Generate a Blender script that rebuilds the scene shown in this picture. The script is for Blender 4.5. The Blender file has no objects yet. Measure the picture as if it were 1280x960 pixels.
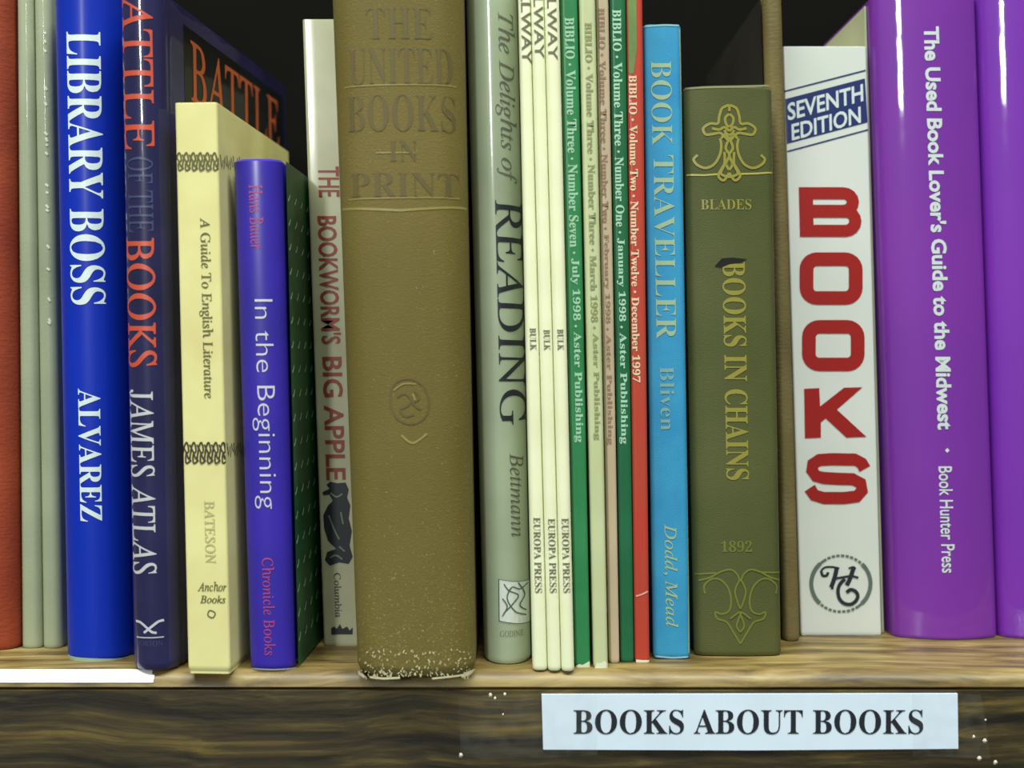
import bpy, bmesh, math, random
from mathutils import Vector
random.seed(7)
S = bpy.context.scene
COL = S.collection
R = math.radians

# ---------------------------------------------------------------- camera
F = 1548.0                      # focal length in pixels of the 1280 px frame
PITCH = R(1.11)
CAM = Vector((0.0, -0.43, 0.111))
cd = bpy.data.cameras.new('camera'); cam = bpy.data.objects.new('camera', cd); COL.objects.link(cam)
cd.sensor_width = 36.0; cd.lens = 36.0 * F / 1280.0
cd.clip_start = 0.01
cam.location = CAM; cam.rotation_euler = (R(90) - PITCH, 0, 0)
cd.dof.use_dof = True; cd.dof.focus_distance = 0.462; cd.dof.aperture_fstop = 6.5
S.camera = cam
# ---------------------------------------------------------------- world, lights, exposure
w = bpy.data.worlds.new('world'); S.world = w; w.use_nodes = True
w.node_tree.nodes['Background'].inputs[0].default_value = (0.85, 0.95, 0.86, 1)
w.node_tree.nodes['Background'].inputs[1].default_value = 0.13
def area(name, loc, target, sx, sy, power, color):
    l = bpy.data.lights.new(name, 'AREA'); l.shape = 'RECTANGLE'; l.size = sx; l.size_y = sy
    l.energy = power; l.color = color
    o = bpy.data.objects.new(name, l); COL.objects.link(o); o.location = loc
    o.rotation_euler = (Vector(target) - Vector(loc)).to_track_quat('-Z', 'Y').to_euler()
    return o
area('aisle_ceiling_lamp', (-0.05, -0.62, 1.85), (0, 0, 0.08), 2.4, 0.30, 70, (0.97, 1.0, 0.90))
area('far_ceiling_lamp', (-1.3, -4.4, 1.11), (0, 0, 0.15), 0.34, 0.19, 30, (0.97, 1.0, 0.96))
area('farther_ceiling_lamp', (-1.85, -6.3, 1.92), (0, 0, 0.15), 0.45, 0.34, 60, (0.97, 1.0, 0.96))
S.view_settings.view_transform = 'Standard'; S.view_settings.look = 'None'
S.view_settings.exposure = 0.27; S.view_settings.gamma = 1.0; S.view_settings.use_curve_mapping = False

# ---------------------------------------------------------------- materials
def lin(c):
    return tuple(((v/255)/12.92 if v/255 <= .04045 else ((v/255+.055)/1.055)**2.4) for v in c) + (1,)
def material(name, col, rough=.5, coat=0.0, mottle=.10, mscale=30, bump=0.0, bscale=400, stretch=(1,1,1),
             coat_rough=.05, col2=None, patches=0.0, pscale=60, wear=None, spec=.22, coat_bump=0.0, crackle=20):
    m = bpy.data.materials.new(name); m.use_nodes = True
    nt = m.node_tree; N = nt.nodes; L = nt.links
    b = N['Principled BSDF']; b.inputs['Roughness'].default_value = rough
    b.inputs['Specular IOR Level'].default_value = spec
    b.inputs['Coat Weight'].default_value = coat; b.inputs['Coat Roughness'].default_value = coat_rough
    tc = N.new('ShaderNodeTexCoord')
    mp = N.new('ShaderNodeMapping'); mp.inputs['Scale'].default_value = stretch; L.new(tc.outputs['Object'], mp.inputs[0])
    n = N.new('ShaderNodeTexNoise'); n.inputs['Scale'].default_value = mscale; n.inputs['Detail'].default_value = 6
    L.new(mp.outputs[0], n.inputs[0])
    mx = N.new('ShaderNodeMix'); mx.data_type = 'RGBA'
    c = lin(col); c2 = lin(col2) if col2 else tuple(max(0, v*(1-3*mottle)) for v in c[:3]) + (1,)
    mx.inputs[6].default_value = c; mx.inputs[7].default_value = c2
    rp = N.new('ShaderNodeMapRange'); rp.inputs[1].default_value = .38; rp.inputs[2].default_value = .75
    L.new(n.outputs[0], rp.inputs[0]); L.new(rp.outputs[0], mx.inputs[0])
    out = mx.outputs[2]
    if wear:            # rubbed pale flecks: (colour, amount, fleck scale, z where they thicken towards the foot)
        wc, amt, ws, zt = wear
        n2 = N.new('ShaderNodeTexNoise'); n2.inputs['Scale'].default_value = ws; n2.inputs['Detail'].default_value = 3
        L.new(tc.outputs['Object'], n2.inputs[0])
        sp = N.new('ShaderNodeSeparateXYZ'); L.new(tc.outputs['Object'], sp.inputs[0])
        zr = N.new('ShaderNodeMapRange'); zr.inputs[1].default_value = 0.0; zr.inputs[2].default_value = zt
        zr.inputs[3].default_value = amt; zr.inputs[4].default_value = 0.0
        L.new(sp.outputs[2], zr.inputs[0])
        ad = N.new('ShaderNodeMath'); ad.operation = 'ADD'; L.new(n2.outputs[0], ad.inputs[0]); L.new(zr.outputs[0], ad.inputs[1])
        r2 = N.new('ShaderNodeMapRange'); r2.inputs[1].default_value = .66; r2.inputs[2].default_value = .78
        L.new(ad.outputs[0], r2.inputs[0])
        m2 = N.new('ShaderNodeMix'); m2.data_type = 'RGBA'; L.new(r2.outputs[0], m2.inputs[0])
        L.new(out, m2.inputs[6]); m2.inputs[7].default_value = lin(wc); out = m2.outputs[2]
    L.new(out, b.inputs['Base Color'])
    if bump > 0:
        nb = N.new('ShaderNodeTexNoise'); nb.inputs['Scale'].default_value = bscale; nb.inputs['Detail'].default_value = 3
        mp2 = N.new('ShaderNodeMapping'); mp2.inputs['Scale'].default_value = (1, 1, 2.2); L.new(tc.outputs['Object'], mp2.inputs[0])
        L.new(mp2.outputs[0], nb.inputs[0])
        bp = N.new('ShaderNodeBump'); bp.inputs['Strength'].default_value = bump; bp.inputs['Distance'].default_value = .001
        L.new(nb.outputs[0], bp.inputs['Height']); L.new(bp.outputs[0], b.inputs['Normal'])
    if coat_bump > 0:
        nb = N.new('ShaderNodeTexNoise'); nb.inputs['Scale'].default_value = crackle; nb.inputs['Detail'].default_value = 2
        L.new(tc.outputs['Object'], nb.inputs[0])
        bp = N.new('ShaderNodeBump'); bp.inputs['Strength'].default_value = coat_bump; bp.inputs['Distance'].default_value = .0006
        L.new(nb.outputs[0], bp.inputs['Height']); L.new(bp.outputs[0], b.inputs['Coat Normal'])
    return m
def ink(name, col, rough=.5, metallic=0.0):
    m = bpy.data.materials.new(name); m.use_nodes = True; N = m.node_tree.nodes; b = N['Principled BSDF']
    b.inputs['Roughness'].default_value = rough; b.inputs['Metallic'].default_value = metallic
    n = N.new('ShaderNodeTexNoise'); n.inputs['Scale'].default_value = 900
    tc = N.new('ShaderNodeTexCoord'); m.node_tree.links.new(tc.outputs['Object'], n.inputs[0])
    mx = N.new('ShaderNodeMix'); mx.data_type = 'RGBA'; c = lin(col)
    mx.inputs[6].default_value = c; mx.inputs[7].default_value = tuple(v*.8 for v in c[:3]) + (1,)
    m.node_tree.links.new(n.outputs[0], mx.inputs[0]); m.node_tree.links.new(mx.outputs[2], b.inputs['Base Color'])
    return m
PAGES = material('book_pages', (205, 196, 160), .8, mottle=.08, mscale=200, stretch=(8, 1, 1))
PAGES_W = material('white_pages', (225, 225, 205), .8, mottle=.08, mscale=200, stretch=(8, 1, 1))

def wood(name, dark, mid, light, lo, hi, rough=.35, coat=.3, stretch=(7, 95, 95)):
    m = bpy.data.materials.new(name); m.use_nodes = True; nt = m.node_tree; N = nt.nodes; L = nt.links
    b = N['Principled BSDF']; b.inputs['Roughness'].default_value = rough; b.inputs['Coat Weight'].default_value = coat
    b.inputs['Coat Roughness'].default_value = .25
    tc = N.new('ShaderNodeTexCoord'); mp = N.new('ShaderNodeMapping'); mp.inputs['Scale'].default_value = stretch
    mp.inputs['Rotation'].default_value = (0, R(1.2), R(2.0))
    L.new(tc.outputs['Object'], mp.inputs[0])
    wv = N.new('ShaderNodeTexNoise'); wv.inputs['Scale'].default_value = 14; wv.inputs['Detail'].default_value = 2
    L.new(tc.outputs['Object'], wv.inputs[0])
    sc = N.new('ShaderNodeVectorMath'); sc.operation = 'SCALE'; sc.inputs['Scale'].default_value = 1.6
    L.new(wv.outputs['Color'], sc.inputs[0])
    add = N.new('ShaderNodeVectorMath'); L.new(mp.outputs[0], add.inputs[0]); L.new(sc.outputs[0], add.inputs[1])
    n = N.new('ShaderNodeTexNoise'); n.inputs['Scale'].default_value = 1.6; n.inputs['Detail'].default_value = 7
    n.inputs['Roughness'].default_value = .62; L.new(add.outputs[0], n.inputs[0])
    cr = N.new('ShaderNodeValToRGB'); e = cr.color_ramp.elements
    e[0].position = lo; e[0].color = lin(dark); e[1].position = hi; e[1].color = lin(light)
    x = cr.color_ramp.elements.new((lo+hi)/2); x.color = lin(mid)
    L.new(n.outputs[0], cr.inputs[0]); L.new(cr.outputs[0], b.inputs['Base Color'])
    bp = N.new('ShaderNodeBump'); bp.inputs['Strength'].default_value = .25; bp.inputs['Distance'].default_value = .001
    L.new(n.outputs[0], bp.inputs['Height']); L.new(bp.outputs[0], b.inputs['Normal'])
    return m

# ---------------------------------------------------------------- mesh helpers
def link(name, me, mat, parent=None):
    o = bpy.data.objects.new(name, me); COL.objects.link(o)
    if mat: me.materials.append(mat)
    if parent: o.parent = parent
    return o
def mesh_of(name, verts, faces, smooth=False):
    me = bpy.data.meshes.new(name); me.from_pydata(verts, [], faces); me.update()
    bm = bmesh.new(); bm.from_mesh(me); bmesh.ops.recalc_face_normals(bm, faces=bm.faces); bm.to_mesh(me); bm.free()
    if smooth:
        for p in me.polygons: p.use_smooth = True
    return me
def ray(px, py):
    dx, dy = (px-640)/F, (480-py)/F
    return Vector((dx, dy*math.sin(PITCH)+math.cos(PITCH), dy*math.cos(PITCH)-math.sin(PITCH)))
def at_y(px, py, Y):
    d = ray(px, py); return CAM + d*((Y-CAM.y)/d.y)
def foot_y(py):
    d = ray(640, py); return (CAM + d*((0-CAM.z)/d.z)).y

# ---------------------------------------------------------------- fonts: maths alphabets give upright, italic and bold serif letters
def conv(s, mode):
    o = ''
    for c in s:
        if mode == 'bold':
            if 'A' <= c <= 'Z': c = chr(0x1D400+ord(c)-65)
            elif 'a' <= c <= 'z': c = chr(0x1D41A+ord(c)-97)
            elif '0' <= c <= '9': c = chr(0x1D7CE+ord(c)-48)
        elif mode in ('serif', 'italic'):
            if c == 'h': c = '\u210e'
            elif 'A' <= c <= 'Z': c = chr(0x1D434+ord(c)-65)
            elif 'a' <= c <= 'z': c = chr(0x1D44E+ord(c)-97)
        o += c
    return o
_tc = {}
def glyphs(s, mode, weight=0.0, space=1.0):
    key = (s, mode, weight, space)
    if key in _tc: return _tc[key]
    c = bpy.data.curves.new('t', 'FONT'); c.body = conv(s, mode); c.resolution_u = 3; c.offset = weight
    c.space_character = space
    if mode == 'serif': c.shear = -.25
    o = bpy.data.objects.new('t', c); COL.objects.link(o)
    bpy.context.view_layer.update()
    me = bpy.data.meshes.new_from_object(o.evaluated_get(bpy.context.evaluated_depsgraph_get()))
    vs = [(v.co.x, v.co.y) for v in me.vertices]; fs = [tuple(p.vertices) for p in me.polygons]
    bpy.data.objects.remove(o); bpy.data.curves.remove(c); bpy.data.meshes.remove(me)
    x0 = min(v[0] for v in vs); x1 = max(v[0] for v in vs); y0 = min(v[1] for v in vs); y1 = max(v[1] for v in vs)
    vs = [((x-x0)/(x1-x0), (y-y0)/(y1-y0)) for x, y in vs]
    _tc[key] = (vs, fs); return vs, fs

# ---------------------------------------------------------------- the book
class Book:
    def __init__(s, name, label, cat, mat, L0, R0, yb, L1, R1, y1, top=None, h=.25, depth=.15, yaw=0, bulge=0.0, r=.0012,
                 board=.0006, hard=False, Y=None, group=None, pages=PAGES, inset=None, foot=None):
        s.Y = foot_y(yb) if Y is None else Y
        s.h = at_y((L1+R1)/2, top, s.Y).z if top is not None else h
        rec = s.Y+bulge+.45*min(r, .004)        # the outline is seen where the spine turns into the boards
        a, b = at_y(L0, yb, rec), at_y(R0, yb, rec); c, d = at_y(L1, y1, rec), at_y(R1, y1, rec)
        s.w = b.x-a.x; s.kl = (c.x-a.x)/(c.z-a.z); s.kr = (d.x-b.x)/(d.z-b.z)
        a_x = a.x - s.kl*a.z; b_x = b.x - s.kr*b.z; s.w = b_x-a_x
        s.yaw = R(yaw); s.x = (a_x+b_x)/2+math.sin(s.yaw)*(rec-s.Y); s.bulge = bulge; s.r = min(r, s.w*.45); s.depth = depth
        s.root = bpy.data.objects.new(name, None); COL.objects.link(s.root); s.root.empty_display_size = .02
        s.root.location = (s.x, s.Y, 0); s.root.rotation_euler = (0, 0, s.yaw)
        s.root['label'] = label; s.root['category'] = cat
        if group: s.root['group'] = group
        t = board; hw = s.w/2
        # outer line: right fore-edge, joint groove, spine, joint groove, left fore-edge
        xs = []
        n = 14 if (bulge > 0 or s.r > .002) else 4
        m = 6
        for i in range(m): xs.append(hw - s.r*(1-math.cos(math.pi/2*i/m)))
        for i in range(n+1): xs.append((hw-s.r)*(1-2*i/n))
        xs += [-v for v in reversed(xs[:m])]
        s.xs = xs
        grooves = [(depth, 0), (.011, 0), (.0085, .0011), (.0065, .0011), (.0045, 0)] if hard else [(depth, 0)]
        y_edge = s.prof(hw)
        side = [(hw-g, y+y_edge*0) for y, g in grooves if y > y_edge+.001]
        outer = side + [(x, s.prof(x)) for x in xs] + [(-x, y) for x, y in reversed(side)]
        inner = []
        for x, y in side: inner.append((x-t, y))
        for x in xs: inner.append((x*(hw-t)/hw, s.prof(x)+t))
        inner += [(-x, y) for x, y in [(x-t, y) for x, y in reversed(side)]]
        e = min(.0008, t*.4); K = len(outer)
        def ring(poly, z, ins=0.0):
            return [s.sh(x*(1-ins/hw), y+ (ins if abs(y) < depth-.001 else 0), z) for x, y in poly]
        z0 = 0.0
        ft = foot if foot is not None else (.0013 if hard else .0007)
        V = ring(inner, z0) + ring(outer, z0, ft*.8) + ring(outer, z0+ft*.3, ft*.25) + ring(outer, z0+ft) + ring(outer, z0+ft+.001) + ring(outer, s.h-e-.001) + ring(outer, s.h-e) + ring(outer, s.h, e) + ring(inner, s.h)
        Fc = []
        for q in range(9):
            q2 = (q+1) % 9
            for i in range(K-1):
                Fc.append((q*K+i, q*K+i+1, q2*K+i+1, q2*K+i))
        for i in (0, K-1): Fc.append(tuple(q*K+i for q in range(9)))
        me = mesh_of('cover', V, Fc, True)
        s.cover = link('cover', me, mat, s.root)
        try: me.set_sharp_from_angle(angle=R(40))
        except Exception: pass
        ins = inset if inset is not None else (.0032 if hard else .0002)
        g = .0001
        y0 = (bulge if bulge > 0 else s.r) + t + .0005 if hard else t + s.r + bulge
        x_ = hw-t-g-(.0012 if hard else 0); y2 = depth-(.004 if hard else .0003)
        V = [s.sh(x, y, z) for z in (ins, s.h-ins) for x, y in ((-x_, y0), (x_, y0), (x_, y2), (-x_, y2))]
        link('pages', mesh_of('pages', V, [(0,1,2,3),(4,5,6,7),(0,1,5,4),(1,2,6,5),(2,3,7,6),(3,0,4,7)]), pages, s.root)
    def prof(s, x):
        hw = s.w/2; ax = min(abs(x), hw)
        y = s.bulge*(ax/hw)**2
        q = ax-(hw-s.r)
        if q > 0: y += s.r-math.sqrt(max(0, s.r**2-q*q))
        return y
    def sh(s, x, y, z):
        u = x/s.w
        return (x + z*(s.kl*(.5-u)+s.kr*(.5+u)), y, z)
    def unsh(s, X, z):
        x = X
        for _ in range(6): x = X - z*(s.kl*(.5-x/s.w)+s.kr*(.5+x/s.w))
        return x
    def loc(s, px, py):            # pixel -> (x, z) on the spine, lean removed
        o = CAM-Vector((s.x, s.Y, 0)); d = ray(px, py); c, n = math.cos(-s.yaw), math.sin(-s.yaw)
        o = Vector((o.x*c-o.y*n, o.x*n+o.y*c, o.z)); d = Vector((d.x*c-d.y*n, d.x*n+d.y*c, d.z))
        y = 0.0
        for _ in range(3):
            p = o+d*((y-o.y)/d.y); x = s.unsh(p.x, p.z); y = s.prof(x)
        return x, p.z
    def side(s, px, py):           # pixel -> (y, z) on the right cover
        o = CAM-Vector((s.x, s.Y, 0)); d = ray(px, py); c, n = math.cos(-s.yaw), math.sin(-s.yaw)
        o = Vector((o.x*c-o.y*n, o.x*n+o.y*c, o.z)); d = Vector((d.x*c-d.y*n, d.x*n+d.y*c, d.z))
        xx = s.w/2
        for _ in range(6):
            p = o+d*((xx-o.x)/d.x); xx = s.w/2+s.kr*p.z
        return p.y, p.z
    def lay(s, name, vs, fs, mat, label=None, eps=.00012, thick=0.0):
        """vs: (x, z) on the spine; laid on its curve"""
        hw = s.w/2-.00005
        bm = bmesh.new(); B = [bm.verts.new((max(-hw, min(hw, p[0])), p[2] if len(p) > 2 else 0, p[1])) for p in vs]
        for f in fs:
            try: bm.faces.new([B[i] for i in f])
            except ValueError: pass
        for x in s.xs[1:-1]:
                bmesh.ops.bisect_plane(bm, geom=bm.verts[:]+bm.edges[:]+bm.faces[:], plane_co=(x, 0, 0), plane_no=(1, 0, 0))
        for v in bm.verts:
            x, z = v.co.x, v.co.z; X = s.sh(x, 0, z)[0]
            v.co = (X, s.prof(x)-eps-v.co.y, z)
        bmesh.ops.recalc_face_normals(bm, faces=bm.faces)
        for f in bm.faces:
            f.normal_update()
            if f.normal.y > 0: f.normal_flip()
        me = bpy.data.meshes.new(name); bm.to_mesh(me); bm.free()
        o = link(name, me, mat, s.root)
        if label: o['label'] = label
        return o
    def text(s, body, mode, x0, y0, x1, y1, mat, name='lettering', label=None, way='down', weight=0.0, slope=0.0, space=1.0, eps=.00012):
        """box in photo pixels; way 'down' = read from head to foot, 'across' = upright letters"""
        vs, fs = glyphs(body, mode, weight, space)
        xm, ym = (x0+x1)/2, (y0+y1)/2
        xa = s.loc(x0, ym)[0]; xb = s.loc(x1, ym)[0]; za = s.loc(xm, y0)[1]; zb = s.loc(xm, y1)[1]
        if way == 'down': P = [(xa+(xb-xa)*ty, za+(zb-za)*tx) for tx, ty in vs]
        else:
            P = [(xa+(xb-xa)*tx, zb+(za-zb)*ty+slope*((xb-xa)*(tx-.5))) for tx, ty in vs]
        return s.lay(name, P, fs, mat, label, eps)
    def strokes(s, name, polys, width, mat, label=None, smooth=True, eps=.00012):
        VS, FS = [], []; kk = 0
        for poly in polys:
            w_ = width; k0 = len(VS)
            if isinstance(poly, tuple): w_, poly = poly
            pts = curve(poly) if smooth and len(poly) > 2 else poly
            P = [Vector(s.loc(*p)) for p in pts]; hw = w_/2/F*(s.Y-CAM.y)
            ribbon(P, hw, VS, FS, closed=(poly[0] == poly[-1]))
            ex = 1.2e-5*(kk % 9); kk += 1
            for q in range(k0, len(VS)): VS[q] = (VS[q][0], VS[q][1], ex)
        return s.lay(name, VS, FS, mat, label, eps)
    def patch(s, name, poly, mat, label=None, eps=.0001):
        P = [s.loc(*p) for p in poly]
        return s.lay(name, P, [tuple(range(len(P)))], mat, label, eps)
def ribbon(P, hw, VS, FS, closed=False):
    n = len(P); base = len(VS)
    for i in range(n):
        a = P[i-1] if i > 0 else (P[-2] if closed else P[0]); b = P[i+1] if i < n-1 else (P[1] if closed else P[-1])
        t = (b-a)
        if t.length < 1e-9: t = Vector((1, 0))
        t.normalize(); nn = Vector((-t.y, t.x))*hw
        VS.append(tuple(P[i]+nn)); VS.append(tuple(P[i]-nn))
    for i in range(n-1):
        k = base+2*i; FS.append((k, k+1, k+3, k+2))
def curve(p, n=6):
    closed = p[0] == p[-1]; out = []
    for i in range(len(p)-1):
        p0 = p[i-1] if i > 0 else (p[-2] if closed else p[0]); p1, p2 = p[i], p[i+1]
        p3 = p[i+2] if i+2 < len(p) else (p[1] if closed else p[-1])
        for k in range(n):
            t = k/n
            out.append(tuple(.5*(2*p1[j]+(p2[j]-p0[j])*t+(2*p0[j]-5*p1[j]+4*p2[j]-p3[j])*t*t+(3*p1[j]-p0[j]-3*p2[j]+p3[j])*t**3) for j in (0, 1)))
    out.append(p[-1]); return out

# ================================================================ SETTING
WT = wood('oak_shelf_top', (58, 45, 20), (116, 97, 52), (152, 134, 82), .34, .66, .5, .08)
WF = wood('dark_oak_edge', (24, 19, 10), (62, 52, 28), (116, 98, 48), .36, .70, .45, .12, (4.0, 60, 130))
X0, X1, TH, DP, NR = -.62, .62, .040, .27, .0064
SF = .008                                         # the shelf's front face; some books overhang it
def nose(a): return (SF+NR-NR*math.sin(a), -NR+NR*math.cos(a))
def extrude(name, prof, xa, xb, mat, parent=None, smooth=False):
    n = len(prof); V = [(xa, y, z) for y, z in prof]+[(xb, y, z) for y, z in prof]
    Fc = [(i, (i+1) % n, (i+1) % n+n, i+n) for i in range(n)]+[tuple(range(n)), tuple(range(n, 2*n))]
    me = mesh_of(name, V, Fc, smooth)
    if smooth: me.set_sharp_from_angle(angle=R(50))
    return link(name, me, mat, parent)
A = [math.pi/2*i/8 for i in range(9)]
SPL = .0022                                       # thickness of the separate, darker front edge piece
shelf = bpy.data.objects.new('shelf', None); COL.objects.link(shelf)
shelf['label'] = 'grainy oak shelf board with a rounded front edge under the row of books'; shelf['category'] = 'shelf'
top = [(DP, -TH), (DP, 0)] + [nose(a) for a in A[:8]] + [(SF+SPL*.9, -NR-.0002), (SF+SPL, -NR-.0002), (SF+SPL, -TH)]
extrude('board', top, X0, X1, WT, shelf, True)
fr = [(SF, -NR-.0001), (SF, -TH+.001), (SF+.001, -TH), (SF+SPL-.0001, -TH), (SF+SPL-.0001, -NR-.0004), (SF+.0005, -NR+.0001)]
o = extrude('front_edge', fr, X0, X1, WF, shelf); o['label'] = 'darker front edge of the shelf'
BK = material('dark_back_panel', (9, 8, 6), .9, spec=.1, mottle=.2, mscale=12)
def box(name, a, b, mat, parent=None):
    V = [(x, y, z) for z in (a[2], b[2]) for x, y in ((a[0], a[1]), (b[0], a[1]), (b[0], b[1]), (a[0], b[1]))]
    return link(name, mesh_of(name, V, [(0,1,2,3),(4,5,6,7),(0,1,5,4),(1,2,6,5),(2,3,7,6),(3,0,4,7)]), mat, parent)
o = box('wall_back', (X0, DP+.0005, -TH), (X1, DP+.012, .402), BK); o['kind'] = 'structure'

# ================================================================ LABEL, STRIP
LY = -.0002
def front_plane(pts, Y, name, mat, parent, th):
    P = [at_y(px, py, Y) for px, py in pts]; n = len(P)
    V = [(p.x, Y, p.z) for p in P]+[(p.x, Y+th, p.z) for p in P]
    return link(name, mesh_of(name, V, [tuple(range(n)), tuple(range(n, 2*n))]+[(i, (i+1) % n, (i+1) % n+n, i+n) for i in range(n)]), mat, parent)
sl = bpy.data.objects.new('shelf_label', None); COL.objects.link(sl)
sl['label'] = 'white paper label reading BOOKS ABOUT BOOKS taped to the shelf edge'; sl['category'] = 'label'
p = at_y(937, 937, -.001); sl.location = (0, 0, 0)
LP = material('label_paper', (216, 232, 250), .55, mottle=.02, mscale=60)
front_plane([(677, 868), (1197, 867), (1198, 936), (940, 938), (679, 937)], SF-.0009, 'paper', LP, sl, .0008)
BLK = ink('black_ink', (28, 34, 44), .5)
vs, fs = glyphs('BOOKS ABOUT BOOKS', 'bold')
a, b = at_y(717, 887, SF-.001), at_y(1154, 918, SF-.001)
V = [(a.x+(b.x-a.x)*x, SF-.00102, b.z+(a.z-b.z)*y) for x, y in vs]
o = link('lettering', mesh_of('lettering', V, fs), BLK, sl); o['label'] = 'black bold serif words BOOKS ABOUT BOOKS'
TM = bpy.data.materials.new('clear_tape'); TM.use_nodes = True; N = TM.node_tree.nodes; Lk = TM.node_tree.links
N.remove(N['Principled BSDF']); g = N.new('ShaderNodeBsdfGlossy'); g.inputs['Roughness'].default_value = .18
d_ = N.new('ShaderNodeBsdfDiffuse'); d_.inputs[0].default_value = (.6, .66, .62, 1)
t_ = N.new('ShaderNodeBsdfTransparent'); m1 = N.new('ShaderNodeMixShader'); m2 = N.new('ShaderNodeMixShader')
nz = N.new('ShaderNodeTexNoise'); nz.inputs['Scale'].default_value = 160; tcx = N.new('ShaderNodeTexCoord'); Lk.new(tcx.outputs['Object'], nz.inputs[0])
mr = N.new('ShaderNodeMapRange'); mr.inputs[1].default_value = .35; mr.inputs[2].default_value = .75; mr.inputs[3].default_value = .02; mr.inputs[4].default_value = .09
Lk.new(nz.outputs[0], mr.inputs[0])
m1.inputs[0].default_value = .5; Lk.new(g.outputs[0], m1.inputs[1]); Lk.new(d_.outputs[0], m1.inputs[2])
Lk.new(mr.outputs[0], m2.inputs[0]); Lk.new(t_.outputs[0], m2.inputs[1]); Lk.new(m1.outputs[0], m2.inputs[2])
Lk.new(m2.outputs[0], N['Material Output'].inputs[0])
def tape(pts): 
    P = [at_y(px, py, SF-.00115) for px, py in pts]
    o = link('clear_tape', mesh_of('clear_tape', [(p.x, SF-.00115, p.z) for p in P], [tuple(range(len(P)))]), TM, sl)
    o['label'] = 'clear sticky tape over the end of the label'
tape([(573, 874), (612, 868), (745, 866), (747, 944), (690, 947), (600, 948), (576, 944)])
tape([(1140, 866), (1226, 868), (1232, 900), (1238, 948), (1180, 946), (1141, 945)])
SPK = ink('tape_fleck', (205, 200, 180), .3)
fl = [(613, 869, 4), (619, 873, 3), (631, 868, 3), (576, 944, 4), (629, 893, 2), (1217, 921, 3), (1231, 926, 4), (1224, 948, 4), (1244, 953, 4), (1232, 900, 2)]  # small pale flecks at both ends of the tape
V, Fc = [], []
for px, py, q in fl:
    k = len(V)
    for i in range(6):
        c = at_y(px+q*random.uniform(.5, .9)*math.cos(i*math.pi/3), py+q*.8*math.sin(i*math.pi/3), SF-.0012); V.append((c.x, SF-.0012, c.z))
    c = at_y(px, py, SF-.0011); V += [(c.x, SF-.0018, c.z)]
    Fc += [(k+i, k+(i+1) % 6, k+6) for i in range(6)]
o = link('tape_end_flecks', mesh_of('tape_end_flecks', V, Fc), SPK, sl); o['label'] = 'small pale flecks at the tape ends'; o['kind'] = 'stuff'

# white strip lying along the rounded front of the shelf, left end
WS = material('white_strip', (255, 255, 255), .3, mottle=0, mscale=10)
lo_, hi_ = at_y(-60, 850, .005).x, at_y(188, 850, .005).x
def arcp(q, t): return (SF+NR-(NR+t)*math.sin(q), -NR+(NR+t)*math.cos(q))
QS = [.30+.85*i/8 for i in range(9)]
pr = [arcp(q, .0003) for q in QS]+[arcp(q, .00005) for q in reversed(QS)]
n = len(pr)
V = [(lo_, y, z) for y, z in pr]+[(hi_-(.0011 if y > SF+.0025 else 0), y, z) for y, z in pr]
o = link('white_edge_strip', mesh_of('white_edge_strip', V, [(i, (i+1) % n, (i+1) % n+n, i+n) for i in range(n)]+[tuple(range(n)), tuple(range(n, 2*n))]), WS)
o['label'] = 'bright white strip along the shelf edge below the blue book'; o['category'] = 'tape'

# ================================================================ BOOKS, left to right
# 1 russet
m = material('russet_cloth', (150, 66, 40), .55, mottle=.16, mscale=22, col2=(112, 40, 30), bump=.2)
Book('hardcover_book', 'russet brown clothbound book at the far left end of the row', 'book', m, -50, 25, 815, -56, 18, 0,
     h=.252, depth=.15, hard=True, board=.0025, bulge=.004, r=.004, Y=.040)
# 2, 3 sage
SG = material('sage_jacket', (162, 170, 142), .45, mottle=.07, mscale=24, coat=.3, bump=.08, col2=(142, 152, 124))
b = Book('slim_book', 'slim sage grey book directly right of the russet one', 'book', SG, 27, 53, 812, 21, 42, 0, h=.262, depth=.14, r=.003, Y=.0445)
b = Book('slim_book', 'slim sage grey book with silvery specks down its spine, against the blue book', 'book', SG, 53.5, 78, 811, 42.5, 64, 0, h=.262, depth=.14, r=.003, Y=.0445)
GF = ink('gilt_speck', (225, 228, 200), .3)
b.strokes('gilt_specks', [[(54+.0165*y+random.uniform(-1, 1), y), (57+.0165*y, y+random.uniform(1, 5))] for y in
          (40, 50, 62, 108, 128, 165, 172, 180, 190, 230, 240, 256, 262, 306, 335, 372, 398, 402)], 3, GF, 'row of tiny pale glinting specks', smooth=False)
# 4 LIBRARY BOSS
m = material('royal_blue_jacket', (10, 46, 178), .42, coat=.12, mottle=.05, mscale=14, coat_rough=.22)
b = Book('hardcover_book', 'royal blue book titled LIBRARY BOSS in large white letters', 'book', m, 82, 166, 827, 66, 152, 0, h=.248, depth=.16,
         hard=True, board=.0025, bulge=.006, r=.006)
WH = ink('white_ink', (222, 238, 244), .4)
b.text('LIBRARY BOSS', 'bold', 85.5, 39, 129.5, 381, WH, 'title_lettering', 'white bold serif title reading LIBRARY BOSS')
b.text('ALVAREZ', 'bold', 98.5, 486, 127, 652, WH, 'author_lettering', 'white bold serif author name')
PE = ink('pale_edge', (150, 176, 150), .5)
b.strokes('jacket_edge', [[(82, 820.5), (98, 824), (125, 825.5), (150, 825.5), (165, 824)]], 5, PE, 'pale greenish lower edge of the jacket')
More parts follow.
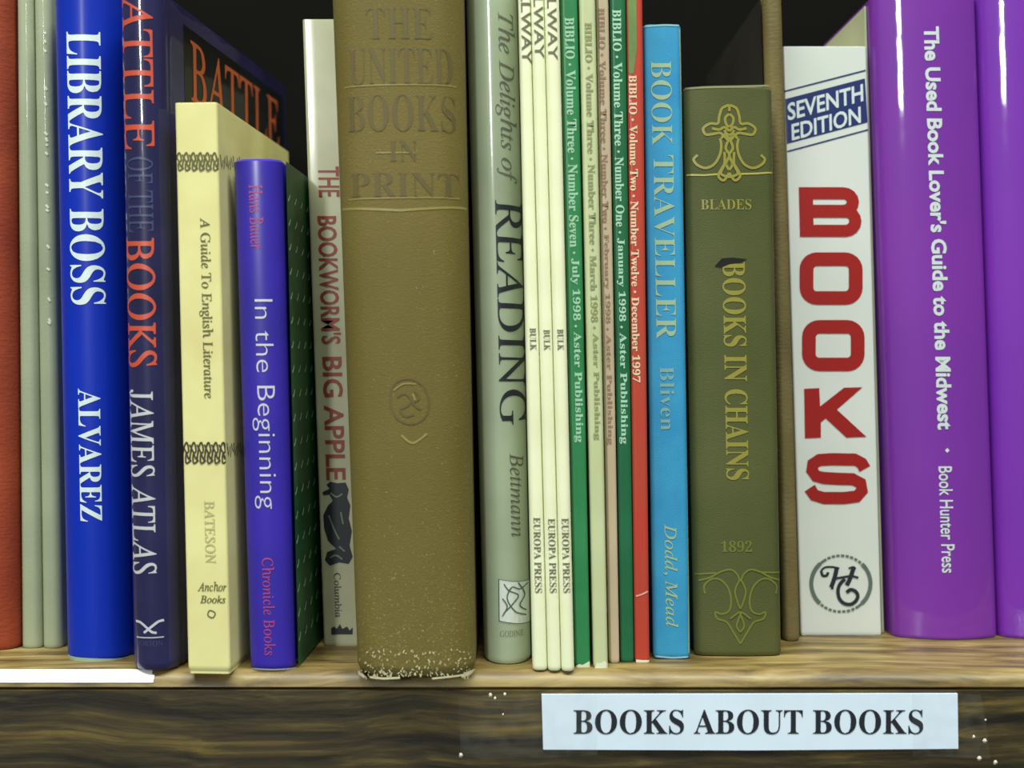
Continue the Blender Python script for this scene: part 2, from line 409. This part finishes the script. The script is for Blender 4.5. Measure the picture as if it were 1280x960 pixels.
# 5 BATTLE OF THE BOOKS
m = material('midnight_mylar', (40, 38, 84), .35, coat=1.0, mottle=.25, mscale=26, col2=(22, 24, 58), coat_rough=.05, coat_bump=.9, crackle=34)
b = Book('hardcover_book', 'midnight blue book in glossy film titled BATTLE OF THE BOOKS in orange red', 'book', m, 166, 224, 843, 149, 207, 0, top=-14, depth=.155,
         hard=True, board=.0022, bulge=.004, r=.003, yaw=-6, Y=.0085, foot=.0022)
OR = ink('orange_red_ink', (206, 84, 62), .4); SB = ink('slate_ink', (62, 72, 112), .4); SW = ink('silver_white_ink', (205, 205, 212), .35)
b.text('BATTLE', 'serif', 154, -42, 192, 186, OR, 'title_lettering', 'thin orange red serif word BATTLE', weight=.004)
b.text('OF THE', 'serif', 160, 196, 192, 290, SB, 'title_lettering', 'dim slate words OF THE')
b.text('BOOKS', 'serif', 159, 297, 195, 459, OR, 'title_lettering', 'orange red serif word BOOKS', weight=.01)
b.text('JAMES ATLAS', 'serif', 164, 487, 194, 718, SW, 'author_lettering', 'silver white serif author name', weight=.006)
b.strokes('emblem', [(3, [(170, 776), (176, 778), (184, 785), (190, 790), (196, 791)]), (3, [(205, 775), (198, 777), (190, 783), (180, 791)]), (1.3, [(171, 796), (205, 796)])], 2, SW, 'small white winged emblem above the foot')
b.text('NORTON', 'serif', 171, 801, 204, 808, SB, 'imprint_lettering', 'tiny dim imprint word under the emblem', 'across')
def on_side(b, name, body, mode, y0, y1, z0, z1, mat, label, weight=0):
    vs, fs = glyphs(body, mode, weight)
    V = []
    for tx, ty in vs:
        z = z0+(z1-z0)*ty; V.append((b.w/2+b.kr*z+.00025, y0+(y1-y0)*tx, z))
    o = link(name, mesh_of(name, V, fs), mat, b.root); o['label'] = label
def side_quad(b, name, ya, yb_, za, zb, mat, label, e=.00012):
    V = [(b.w/2+b.kr*z+e, y, z) for y, z in ((ya, za), (yb_, za), (yb_, zb), (ya, zb))]
    o = link(name, mesh_of(name, V, [(0, 1, 2, 3)]), mat, b.root); o['label'] = label
PB = material('black_panel', (20, 24, 28), .4, coat=.5, mottle=.2, mscale=40)
ya, za = b.side(229, 30)
side_quad(b, 'cover_panel', ya, .150, .02, b.h-.0065, PB, 'near black panel filling the front cover')
y0, zt = b.side(237, 48); y1_ = .142; _, zb_ = b.side(240, 126)
OC = ink('orange_cover_ink', (186, 90, 44), .6)
on_side(b, 'cover_lettering', 'BATTLE', 'serif', y0, y1_, zb_, zt, OC, 'orange serif word BATTLE high on the front cover', .006)
# 6 cream
m = material('cream_cover', (228, 224, 160), .6, mottle=.05, mscale=30, col2=(210, 200, 138))
b = Book('paperback_book', 'cream yellow paperback titled A Guide To English Literature with two ornament bands', 'book', m, 235, 289, 843, 218, 272, 128, top=128,
         depth=.103, yaw=-3.6, Y=.006, foot=.002, r=.001, board=.0004)
OL = ink('olive_ink', (96, 96, 48), .6); DK = ink('dark_brown_ink', (62, 56, 34), .6)
b.text('A Guide To English Literature', 'serif', 249, 272, 266, 498, OL, 'title_lettering', 'small olive serif title reading down the spine', weight=.008)
b.text('BATESON', 'serif', 256, 626, 269, 704, ink('faded_ink', (196, 188, 126), .6), 'author_lettering', 'author name faded almost to cream', weight=.01)
b.text('Anchor', 'italic', 247, 727, 283, 739, OL, 'imprint_lettering', 'small olive word, upper of two', 'across', weight=.012)
b.text('Books', 'italic', 250, 744, 282, 754, OL, 'imprint_lettering', 'small olive word, lower of two', 'across', weight=.015)
b.strokes('emblem', [[(262, 763), (269, 766), (266, 772), (260, 769), (262, 763)]], 1.5, OL, 'tiny ring emblem near the foot')
def band(xa, ya, xb, yb, n, mat, lab):
    P = []
    for i in range(n):
        x = xa+(xb-xa)*(i+.5)/n; w_ = (xb-xa)/n*.62; h_ = (yb-ya)/2; c = (ya+yb)/2
        P.append([(x-w_, c+h_*.8), (x-w_*.6, c-h_*.5), (x, c-h_), (x+w_*.4, c-h_*.2), (x-w_*.2, c+h_*.2), (x-w_*.1, c+h_), (x+w_, c+h_*.7)])
        P.append([(x-w_, c-h_*.8), (x-w_*.2, c-h_*.1), (x+w_*.5, c+h_*.6), (x+w_, c-h_*.4)])
    b.strokes('ornament_band', P, 2.1, mat, lab)
band(220, 191, 273, 213, 6, OL, 'upper band of olive scrolled ornament')
band(229, 553, 284, 579, 6, DK, 'lower band of dark scrolled ornament')
for q, (pyt, h_, ma) in enumerate([(201, 20, OL), (561, 22, DK)]):   # the bands run on round the corner
    V, Fc = [], []; hw = .0008
    for i in range(7):
        yy, zz = b.side(274+i*3.2+(15 if q else 0), pyt); a2 = .0035*(1 if i % 2 else -1)
        k = len(V); P = [Vector((.002+i*.0040, zz-a2*.7)), Vector((.0035+i*.0040, zz+a2*.6)), Vector((.0055+i*.0040, zz-a2*.3))]
        VV = []; ribbon(P, .00035, VV, Fc if k == 0 else (F2 := []))
        if k: Fc += [tuple(j+k for j in f) for f in F2]
        V += [(b.w/2+b.kr*z+.00015, y, z) for y, z in VV]
    link('ornament_band', mesh_of('ornament_band', V, Fc), ma, b.root)['label'] = 'ornament band continued on the cover'
# 7 In the Beginning
m = material('violet_blue_jacket', (58, 40, 170), .35, coat=.5, mottle=.10, mscale=28, col2=(44, 42, 140), coat_rough=.2)
b = Book('hardcover_book', 'short violet blue book titled In the Beginning with dark green sides', 'book', m, 312, 369, 838, 291, 353, 198, top=198, depth=.112,
         hard=True, board=.002, bulge=.002, r=.0035, yaw=-2)
PK = ink('rose_ink', (172, 62, 132), .5); LW = ink('lilac_white_ink', (206, 206, 226), .4)
b.text('Hans Bauer', 'serif', 312, 231, 329, 311, PK, 'author_lettering', 'rose pink author name near the head', weight=.003)
b.text('In the Beginning', 'plain', 315, 374, 344, 636, LW, 'title_lettering', 'pale lilac title reading In the Beginning', weight=-.012)
b.text('Chronicle Books', 'serif', 329, 697, 344, 819, PK, 'imprint_lettering', 'rose pink words near the foot', weight=.003)
GN = material('dark_green_board', (30, 96, 54), .45, mottle=.3, mscale=60, col2=(16, 60, 34))
side_quad(b, 'cover_panel', .0035, .112, .0005, b.h-.0005, GN, 'dark green cloth pattern on the cover board', .0013)
TK = ink('pale_green_tick', (170, 214, 176), .5); V, Fc = [], []
zz = .010
while zz < b.h-.01:
    for k_ in range(9):
        y_ = .0045+k_*.011; VV, F2 = [], []; ribbon([Vector((y_, zz-.0002)), Vector((y_+.0016, zz+.0004)), Vector((y_+.0036, zz+.0022))], .00045, VV, F2)
        k = len(V); V += [(b.w/2+b.kr*z+.0015, y, z) for y, z in VV]; Fc += [tuple(j+k for j in f) for f in F2]
    zz += .0088
o = link('tick_pattern', mesh_of('tick_pattern', V, Fc), TK, b.root); o['kind'] = 'stuff'; o['label'] = 'rows of small pale green ticks printed on the board'
o = b.strokes('jacket_edge', [[(314, 835.5), (340, 837), (368, 835.5)]], 2.0, ink('worn_edge', (150, 150, 165), .5), 'worn pale lower edge')
# 8 Bookworm
m = material('grey_ivory_cover', (184, 186, 156), .35, coat=.5, mottle=.08, mscale=30, col2=(160, 160, 126), coat_rough=.15)
b = Book('paperback_book', "pale ivory paperback titled THE BOOKWORM'S BIG APPLE squeezed beside the thick brown book", 'book', m, 405, 460, 808, 378, 433, 25, top=24,
         depth=.13, r=.0012, board=.0004)
BR = ink('brick_ink', (140, 58, 40), .5)
b.text('THE', 'plain', 398, 208, 424, 246, BR, 'title_lettering', 'brick red word THE', weight=.01)
b.text("BOOKWORM'S", 'plain', 399, 270, 424, 430, BR, 'title_lettering', "brick red word BOOKWORM'S", weight=.02)
b.text('BIG APPLE', 'plain', 405, 446, 430, 600, BR, 'title_lettering', 'brick red words BIG APPLE', weight=.02)
b.patch('silhouette_picture', [(403, 615), (412, 611), (408, 606), (413, 602), (422, 604), (432, 603), (436, 612), (434, 622), (438, 632), (436, 648), (440, 664), (437, 682), (441, 696), (436, 705),
          (424, 703), (412, 707), (406, 700), (409, 690), (420, 686), (410, 676), (405, 660), (404, 644), (410, 632), (416, 626), (412, 618), (404, 619)], BLK, 'black drawn figure bent over books')
b.strokes('silhouette_lines', [[(413, 616), (421, 621), (428, 617)], [(411, 644), (418, 662), (424, 674)], [(413, 697), (420, 694), (428, 699)], [(426, 640), (429, 655)], [(424, 683), (431, 689)]], 2,
          ink('drawing_grey', (120, 124, 104), .5), 'pale gaps inside the drawn figure', eps=.00025)
b.text('Columbia', 'serif', 418, 716, 427, 772, ink('grey_ink', (70, 72, 60), .5), 'imprint_lettering', 'small grey word above the crown', weight=.01)
b.patch('emblem', [(414, 793), (441, 793), (441, 784), (437, 788), (434, 783), (428, 786), (425, 780), (421, 786), (418, 783), (414, 785)], BLK, 'small black crown near the foot')
# 9 thick brown
m = material('olive_brown_cloth', (112, 100, 52), .6, mottle=.10, mscale=16, col2=(94, 83, 36), bump=.16, bscale=900,
             wear=((160, 148, 98), .085, 1500, .06), stretch=(1, 1, .5))
b = Book('hardcover_book', 'very thick worn olive brown cloth volume with blind stamping and frayed foot', 'book', m, 445, 594, 848, 413, 578, 0, h=.262, depth=.165,
         hard=True, board=.003, bulge=.004, r=.008, pages=PAGES, Y=-.0015, foot=.0035)
ST = ink('blind_stamp', (96, 86, 44), .6); LT = ink('rubbed_gilt', (150, 138, 74), .45)
b.strokes('stamped_rule', [[(428, 262), (500, 263), (586, 262)]], 3, LT, 'pale rubbed horizontal rule', smooth=False)
b.text('THE', 'bold', 458, 10, 540, 48, ST, 'stamped_lettering', 'blind stamped word, almost worn away', 'across', weight=-.012)
b.text('UNITED', 'bold', 436, 60, 566, 105, ST, 'stamped_lettering', 'blind stamped word, almost worn away', 'across', weight=-.012)
b.text('BOOKS', 'bold', 434, 118, 570, 164, ST, 'stamped_lettering', 'blind stamped word BOOKS', 'across', weight=-.012)
b.text('IN', 'bold', 486, 176, 522, 202, ST, 'stamped_lettering', 'blind stamped word IN', 'across', weight=-.012)
b.text('PRINT', 'bold', 438, 216, 574, 246, ST, 'stamped_lettering', 'blind stamped word PRINT', 'across', weight=-.012)
for l_ in ([(470, 191), (520, 191)], [(430, 110), (570, 109)], [(435, 250), (575, 249)]): b.strokes('stamped_rule', [l_], 1.5, LT, 'faint rubbed rule', smooth=False)
b.strokes('emblem', [[(490, 484), (500, 475), (516, 474), (530, 484), (536, 500), (534, 516), (526, 526), (512, 530), (498, 524), (490, 512), (488, 498), (490, 484)],
          [(496, 496), (506, 492), (514, 500), (508, 508), (500, 512), (506, 520), (518, 518)], [(518, 488), (524, 498), (516, 504), (526, 512)]], 2.4, ST, 'blind stamped round monogram')
b.strokes('emblem_highlight', [(2.6, [(502, 544), (511, 552), (519, 553), (534, 542)]), (2, [(516, 492), (519, 500)]), (1.6, [(492, 488), (504, 480), (520, 480)])], 2, LT, 'lighter curved line under the monogram')
FRY = ink('frayed_thread', (216, 210, 170), .8)
P = []
for i in range(150):
    u = random.random(); x = 449+u*140; y = 849-random.random()**1.8*34-(3 if 460 < x < 575 else 0)
    P.append((random.uniform(.6, 1.5), [(x, y), (x+random.uniform(-2.5, 2.5), y-random.uniform(1, 4))]))
b.strokes('frayed_threads', P, 1, FRY, 'pale loose threads at the worn foot', smooth=False)['kind'] = 'stuff'
P = [(random.uniform(2, 4), [(445+i*1.6, 838+i*1.1), (449+i*1.6, 843+i*.8)]) for i in range(5)]+[(random.uniform(2, 4), [(594-i*2.2, 836+i*1.1), (588-i*2.2, 842+i*.8)]) for i in range(6)]
P += [(2.6, [(462, 846), (480, 848), (500, 847)]), (2.2, [(540, 848), (560, 846), (580, 843)])]
b.strokes('worn_corners', P, 3, FRY, 'rubbed pale corners at the foot', smooth=False)
# 10 Delights of Reading
m = material('celadon_jacket', (168, 182, 154), .35, coat=.7, mottle=.05, mscale=20, col2=(146, 158, 134), coat_rough=.12, coat_bump=.15)
b = Book('hardcover_book', 'grey green book titled The Delights of READING beside three cream journals', 'book', m, 605, 664, 831, 582, 647, 0, h=.26, depth=.15,
         hard=True, board=.0022, bulge=.005, r=.006)
b.text('The Delights of', 'italic', 619, 16, 645, 228, ink('soft_grey_ink', (104, 108, 92), .5), 'title_lettering', 'grey italic words The Delights of', weight=.0)
b.text('READING', 'serif', 621.5, 251, 656, 531, BLK, 'title_lettering', 'black serif word READING', weight=.004)
b.text('Bettmann', 'italic', 638, 566, 655, 671, ink('grey_green_ink', (96, 100, 84), .5), 'author_lettering', 'grey italic author name')
b.patch('emblem_panel', [(623, 724), (663, 723), (663, 775), (624, 776)], ink('pale_panel', (222, 232, 222), .5), 'small pale square panel with a drawn emblem')
b.strokes('emblem', [[(623.5, 724), (663, 723), (663, 775), (624, 776), (623.5, 724)]], 1.2, DK, 'thin dark frame of the panel', smooth=False, eps=.00022)
b.strokes('emblem', [[(630, 730), (636, 738), (648, 744), (640, 756), (630, 766)], [(660, 728), (650, 736), (640, 734), (634, 748), (644, 764), (658, 768)], [(648, 728), (656, 742), (650, 756), (658, 762)], [(628, 748), (634, 758), (628, 770)]],
          1.6, ink('teal_grey_ink', (84, 104, 96), .5), 'scribbled grey line emblem', eps=.00022)
b.text('GODINE', 'serif', 625, 788, 655, 796, ink('faint_ink', (120, 128, 108), .5), 'imprint_lettering', 'faint small word under the panel', 'across')
# 11-13 cream journals
CJ = material('ivory_journal', (236, 240, 206), .5, mottle=.03, mscale=40, col2=(224, 226, 188))
GI = ink('journal_grey_ink', (108, 108, 82), .5)
for i, (l0, r0, l1, r1, lab) in enumerate([(666, 684.5, 648, 663, 'leftmost of the three thin ivory journals, touching the grey green book'),
        (685, 701.5, 663.5, 680, 'middle one of the three thin ivory journals'), (702, 718, 680.5, 699, 'rightmost of the three thin ivory journals, touching the green magazine')]):
    b = Book('journal', lab, 'magazine', CJ, l0, r0, 838+i*.6, l1, r1, 0, h=.252, depth=.14+.002*i, r=.0018, group='thin ivory journals', pages=PAGES_W, board=.0004)
    k = (l0-l1)/835; X = lambda y: l1+k*y
    dy = (7, 0, 2)[i]
    b.text('ALLWAY', 'plain', X(40)+2.5, -38+dy, X(40)+14.5, 73+dy, GI, 'title_lettering', 'grey title letters at the head', weight=.015)
    b.text('BULK', 'bold', X(425)+5, 411-dy*.3+1, X(425)+13, 438, GI, 'lettering', 'tiny grey word halfway down')
    b.text('EUROPA PRESS', 'bold', X(695)+4.5, 648-dy*.2, X(695)+13.5, 741, GI, 'imprint_lettering', 'small grey words near the foot')
# 14-17 magazines
def magazine(lab, col, col2, l0, r0, yb, l1, r1, inkc, txt, ty0, ty1, xo, xw, h, Y=None, weight=.01, split=None):
    m = material('magazine_cover', col, .4, coat=.3, mottle=.06, mscale=30, col2=col2, coat_rough=.3)
    b = Book('magazine', lab, 'magazine', m, l0, r0, yb, l1, r1, 0, h=h, depth=.14, r=.0012, group='thin bookish magazines', pages=PAGES_W, board=.0004, Y=Y)
    k = (l0-l1)/yb; X = lambda y: l1+k*y
    I = ink('magazine_ink', inkc, .5); y = ty0
    tot = sum(len(t) for t in txt)+1.6*(len(txt)-1); u = (ty1-ty0)/tot
    for j, t in enumerate(txt):
        e = y+u*len(t); ym = (y+e)/2
        b.text(t, 'bold', X(ym)+xo, y, X(ym)+xo+xw, e, I, 'lettering', None, weight=weight)
        if j < len(txt)-1:
            yc = e+.8*u; c = X(yc)+xo+xw*.45; q = 2.0
            b.patch('bullet', [(c-q, yc), (c, yc-q), (c+q, yc), (c, yc+q)], I)
            e += 1.6*u
        y = e
    return b
b = magazine('bright green magazine right of the ivory journals with a pale July 1998 spine line', (52, 136, 84), (40, 116, 68), 719, 738, 834, 700, 722, (164, 214, 178),
         ['BIBLIO', 'Volume Three', 'Number Seven', 'July 1998', 'Aster Publishing'], 22, 553, 5, 12, .254)
TRN = ink('torn_paper', (226, 232, 205), .7)
b.patch('torn_foot', [(720, 834), (738, 834), (737, 826), (732, 829), (728, 831), (724, 830), (720, 832)], TRN, 'white torn paper at the foot')
b = magazine('pale olive magazine between the bright green and the pinkish beige one', (196, 204, 160), (178, 186, 140), 742, 760, 835, 724, 744, (140, 146, 96),
         ['BIBLIO', 'Volume Three', 'Number Three', 'March 1998', 'Aster Publishing'], 28, 550, 6, 9, .254)
b.patch('torn_foot', [(743, 835), (761, 835), (762, 829), (756, 826), (750, 829), (746, 828)], TRN, 'white torn paper at the foot')
magazine('pinkish beige magazine left of the darker green one', (202, 184, 156), (184, 166, 140), 761.5, 774.5, 829, 745, 760.5, (158, 122, 98),
         ['BIBLIO', 'Volume Three', 'Number Two', 'February 1998', 'Aster Publishing'], 10, 556, 2.5, 8, .254)
magazine('deep green magazine with a pale January 1998 spine line, left of the red one', (34, 108, 70), (26, 88, 56), 776, 792.5, 828, 762, 782, (170, 220, 190),
         ['BIBLIO', 'Volume Three', 'Number One', 'January 1998', 'Aster Publishing'], 12, 555, 3, 11, .253)
b = magazine('red magazine with a cream December 1997 spine line, against the turquoise book', (184, 62, 50), (170, 74, 50), 793.5, 812, 828, 783, 803, (232, 206, 172),
         ['BIBLIO', 'Volume Two', 'Number Twelve', 'December 1997'], 94, 478, 1.5, 10, .252)
b.patch('green_corner', [(784, -30), (795, -30), (796, 60), (792, 92), (786, 92)], material('green_print', (112, 140, 84), .5, mscale=60), 'grey green printed strip at the head')
b.strokes('crease', [[(795, 745), (802, 743), (810, 739)]], 2, ink('crease_white', (232, 170, 160), .6), 'pale crease low on the spine')
b.patch('torn_foot', [(795, 828), (812, 828), (812, 824), (803, 825), (795, 824)], TRN, 'pale worn foot')
# 18 turquoise
m = material('turquoise_cloth', (58, 150, 194), .5, mottle=.08, mscale=40, col2=(44, 128, 180), bump=.10, bscale=1200)
b = Book('hardcover_book', 'turquoise blue clothbound book titled BOOK TRAVELLER', 'book', m, 817, 863, 824, 803, 851, 30, top=30, depth=.14, hard=True, board=.002, r=.002)
GO = ink('pale_gilt', (158, 186, 152), .4); GO2 = ink('dull_gilt', (126, 170, 168), .4)
b.text('BOOK', 'bold', 814, 76, 840, 182, GO, 'title_lettering', 'pale gilt word BOOK', weight=-.008)
b.text('TRAVELLER', 'bold', 818, 194, 844, 424, GO, 'title_lettering', 'pale gilt word TRAVELLER', weight=-.008)
b.text('Bliven', 'bold', 825, 458, 843, 538, GO2, 'author_lettering', 'dull gilt author name', weight=-.006)
b.text('Dodd, Mead', 'italic', 829, 655, 847, 784, GO, 'imprint_lettering', 'gilt italic publisher name near the foot', weight=.006)
b.strokes('worn_edge', [[(849.5, 36), (854, 240), (858, 480), (860.5, 700), (861, 816)]], 2.2, ink('sandy_edge', (150, 176, 160), .6), 'sandy rubbed right edge of the spine')
b.strokes('worn_edge', [[(819, 820), (840, 822), (860, 821)]], 2.2, ink('pale_blue_edge', (138, 190, 206), .6), 'pale rubbed foot of the spine')
b.strokes('worn_edge', [[(805, 33.5), (828, 31.5), (849, 32)]], 2.2, ink('pale_blue_head', (138, 190, 206), .6), 'pale rubbed head of the spine')
# 19 olive
m = material('moss_cloth', (84, 88, 50), .5, mottle=.12, mscale=20, col2=(66, 74, 38), bump=.12, bscale=1100)
b = Book('hardcover_book', 'moss green cloth book titled BOOKS IN CHAINS with gilt scroll ornaments', 'book', m, 868, 977, 821, 853, 965, 108, top=108, depth=.145,
         hard=True, board=.0022, bulge=.0015, r=.003, Y=.031)
GI1 = ink('old_gilt', (148, 142, 62), .35); GI2 = ink('dim_gilt', (112, 118, 48), .4)
def T(l, ox, oy, s_): return [(ox+x/s_, oy+y/s_) for x, y in l]
def mir(l, c, ox, oy, s_, k=0.0): return [(ox+(2*c-x)/s_, oy+y/s_) for x, y in l]
half = [[(285, 205), (250, 222), (236, 262), (228, 298), (190, 298), (156, 322), (168, 352), (205, 350), (240, 345), (262, 362)],
        [(285, 250), (266, 270), (270, 300), (286, 315)],
        [(240, 372), (246, 410), (238, 455), (212, 500), (170, 520), (128, 506), (108, 478), (128, 455)],
        [(286, 372), (268, 420), (286, 460), (250, 520), (232, 560), (258, 582), (286, 545)],
        [(262, 362), (286, 385), (262, 330)],
        [(200, 322), (236, 328), (262, 316), (286, 336)], [(286, 205), (286, 236)], [(246, 372), (266, 350), (286, 356)],
        [(262, 440), (262, 500), (244, 548), (286, 566)], [(286, 470), (270, 500), (286, 530)]]
P = []
for l in half: P.append(T(l, 840, 80, 4)); P.append(mir(l, 286, 840, 80, 4))
b.strokes('gilt_ornament', P, 3.2, GI1, 'gilt lily shaped scroll ornament at the head')
b.strokes('gilt_rule', [(2.2, [(858, 219), (880, 219), (900, 217.5)]), (2.2, [(924, 217.5), (945, 217), (965, 216)])], 2.4, ink('bright_gilt', (178, 172, 80), .3), 'thin gilt rule each side of the ornament', smooth=False)
b.text('BLADES', 'bold', 876, 249, 939, 262, GI1, 'author_lettering', 'gilt author name', 'across', weight=-.005)
b.text('BOOKS IN CHAINS', 'bold', 905, 327, 934, 600, GI1, 'title_lettering', 'gilt serif title reading BOOKS IN CHAINS', weight=.004)
b.patch('torn_hole', [(893, 333), (902, 323), (916, 322), (934, 324), (924, 328), (912, 330), (902, 334)], ink('hole_black', (12, 12, 8), .9), 'black tear in the cloth above the title', eps=.0002)
b.text('1892', 'bold', 901, 676, 940, 690, GI2, 'date_lettering', 'dim gilt figures low on the spine', 'across')
half = [[(150, 490), (146, 440), (190, 402), (240, 405), (285, 450), (306, 520), (296, 590), (250, 612), (212, 600), (225, 640), (280, 660), (320, 720), (362, 790)],
        [(110, 410), (180, 392), (240, 360), (300, 345), (340, 370), (358, 410)], [(362, 400), (330, 470), (345, 540), (362, 580)], [(300, 640), (362, 600), (340, 680), (362, 720)]]
P = []
for l in half: P.append(T(l, 850, 640, 4.8)); P.append(mir(l, 362, 850, 640, 4.8))
b.strokes('gilt_ornament', P, 2.4, GI2, 'dim gilt scroll ornament at the foot')
b.strokes('gilt_rule', [[(868, 717), (895, 716)], [(950, 715), (976, 714)]], 2.2, GI2, 'dim gilt rule each side of the ornament', smooth=False)
b.strokes('worn_edge', [[(856, 111), (885, 109), (930, 108), (963, 107)]], 2.5, ink('worn_olive', (140, 140, 100), .6), 'pale rubbed head of the spine')
# 20 tan book behind
m = material('tan_cloth', (116, 104, 66), .6, mottle=.15, mscale=30, col2=(88, 80, 46), bump=.2)
b = Book('hardcover_book', 'tall narrow tan book set back between the moss green book and the white BOOKS spine', 'book', m, 979, 1000, 803, 954, 977, 0, h=.255, depth=.14,
     hard=True, board=.0018, bulge=.001, r=.002, Y=.056)
V = [(-b.w/2+b.kl*z-.0002, y, z) for y, z in ((.006, .001), (.14, .001), (.14, b.h-.001), (.006, b.h-.001))]  # shade deep between the books, put into the left cover's colour
link('cover_panel', mesh_of('cover_panel', V, [(0, 1, 2, 3)]), material('shaded_cover', (34, 31, 22), .8, mottle=.2), b.root)['label'] = 'left cover with the shade put into its colour'
# 21 BOOKS
m = material('white_laminate', (206, 210, 206), .4, coat=.3, mottle=.03, mscale=16, col2=(192, 202, 194), coat_rough=.25)
b = Book('paperback_book', 'white paperback with giant red stacked letters BOOKS, seventh edition', 'book', m, 1001, 1102, 794, 978, 1083, 60, top=58, depth=.13, r=.001, Y=.0665, board=.0005)
NV = ink('navy_ink', (28, 44, 104), .4); RD = ink('deep_red_ink', (156, 24, 20), .4)
b.patch('navy_band', [(981.5, 124), (1081, 98), (1084.5, 153), (983.5, 180)], NV, 'slanted navy band')
b.strokes('navy_rules', [[(980, 114.5), (1082, 88)], [(984, 189.5), (1086, 162.5)]], 1.8, NV, 'thin slanted navy rules above and below the band', smooth=False)
PW = ink('paper_white_ink', (206, 218, 220), .4)
b.text('SEVENTH', 'plain', 984, 117, 1079, 139, PW, 'lettering', 'white slanted word SEVENTH', 'across', weight=.02, slope=.265, eps=.00025)
b.text('EDITION', 'plain', 989, 144, 1076, 165, PW, 'lettering', 'white slanted word EDITION', 'across', weight=.02, slope=.265, eps=.00025)
def rr(x0, y0, x1, y1, r_, n=6):
    P = []
    for cx, cy, a0 in ((x1-r_, y0+r_, -90), (x1-r_, y1-r_, 0), (x0+r_, y1-r_, 90), (x0+r_, y0+r_, 180)):
        for i in range(n+1):
            a = R(a0+90*i/n); P.append((cx+r_*math.cos(a), cy+r_*math.sin(a)))
    P.append(P[0]); return P
def arc(cx, cy, rx, ry, a0, a1, n=8): return [(cx+rx*math.cos(R(a0+(a1-a0)*i/n)), cy+ry*math.sin(R(a0+(a1-a0)*i/n))) for i in range(n+1)]
def big(name, polys, lab): b.strokes(name, polys, 15, RD, lab, smooth=False, eps=.00015)
big('letter', [(17, [(1007, 234), (1008.5, 296)]), (15, [(999, 241.5), (1040, 241.5)]+arc(1054, 252.5, 12, 11, -90, 90)+[(1008, 263.5)]),
               (15, [(1008, 264.5), (1040, 264.5)]+arc(1057, 276.5, 12, 12, -90, 90)+[(1000, 288.5)])], 'big red letter B')
big('letter', [(17, rr(1008, 324, 1069.5, 372.5, 13))], 'upper big red letter O')
big('letter', [(17, rr(1011, 408.5, 1072, 455.5, 13))], 'lower big red letter O')
o = b.patch('letter', [(1005, 486), (1024, 485), (1025, 508), (1055, 484.5), (1078, 484), (1046, 512), (1083, 546), (1058, 547), (1032, 523), (1026, 528), (1026, 547), (1006, 548)], RD, 'big red letter K', eps=.00015)
big('letter', [(15.5, [(1081, 586), (1077, 579), (1069, 574.5), (1040, 574), (1024, 575), (1016, 580), (1015, 588), (1020, 595), (1030, 597.5), (1048, 598.5), (1066, 599), (1076, 604), (1077.5, 613), (1071, 620.5), (1055, 622.5), (1030, 622.5), (1018, 619), (1012, 610)])], 'big red letter S')
def C(l): return [(980+x/5.647, 660+y/5.647) for x, y in l]
ring = []
for i in range(40):
    a0, a1 = i*9, i*9+(9.5 if (abs(math.cos(R(i*9))) > .6) else 6.5)
    ring.append((5.2 if abs(math.cos(R(i*9+4))) > .75 else 3.2, [(1051+37*math.cos(R(a)), 729.5+35*math.sin(R(a))) for a in (a0, (a0+a1)/2, a1)]))
b.strokes('emblem', ring, 3.5, ink('ring_grey', (92, 108, 100), .5), 'grey dotted ring around the monogram', smooth=False)
b.strokes('emblem', [(3.6, C([(262, 300), (272, 335), (300, 335), (312, 312)])), (2.6, C([(262, 300), (290, 278), (340, 275), (390, 285)])), (5.5, C([(372, 278), (362, 330), (345, 385), (332, 420)])),
          (5.5, C([(492, 278), (478, 320), (462, 365), (442, 405)])), (2.4, C([(455, 285), (490, 275), (505, 290)])), (2.5, C([(330, 425), (350, 425)])), (3.0, C([(345, 360), (400, 350), (470, 340), (525, 350)])),
          (4.6, C([(430, 360), (395, 395), (380, 445), (392, 500), (425, 532), (470, 538), (505, 515), (520, 480), (505, 448), (470, 435), (440, 455)]))], 3, BLK, 'black interlaced monogram letters')
# 22 pale booklet between BOOKS and the violet book
m = material('pale_board', (172, 178, 150), .6, mottle=.06, mscale=30)
Book('booklet', 'thin pale booklet wedged between the white BOOKS paperback and the purple guide', 'book', m, 1102.3, 1105.2, 790, 1080.2, 1083.1, 10, top=8, depth=.12, r=.0004, Y=.0705, board=.0003, pages=PAGES_W)
# 23, 24 violet
PU = material('violet_laminate', (118, 46, 158), .5, coat=.8, mottle=.05, mscale=10, col2=(104, 42, 150), coat_rough=.05, coat_bump=.16, crackle=60)
PU2 = material('violet_laminate_brighter', (116, 42, 168), .5, coat=.8, mottle=.05, mscale=10, col2=(104, 36, 160), coat_rough=.05, coat_bump=.16, crackle=60)
b = Book('paperback_book', "thick purple paperback titled The Used Book Lover's Guide to the Midwest", 'book', PU, 1115.5, 1247, 802, 1087.5, 1219, 0, top=-9, depth=.14, bulge=.006, r=.003, Y=.0585, board=.0005)
b.text("The Used Book Lover's Guide to the Midwest", 'plain', 1163, 33, 1183, 537, PW, 'title_lettering', "white sans serif title reading The Used Book Lover's Guide to the Midwest", weight=.03)
b.patch('bullet', [(1181, 563), (1184, 560), (1187, 563), (1184, 566)], PW)
b.text('Book Hunter Press', 'plain', 1175, 583, 1192, 716, PW, 'imprint_lettering', 'small white words near the foot', weight=.01)
b = Book('paperback_book', 'second purple paperback cut off by the right edge of the photo', 'book', PU2, 1248.5, 1375, 803, 1220, 1350, 0, top=-9, depth=.14, bulge=.006, r=.003, Y=.0585, board=.0005)
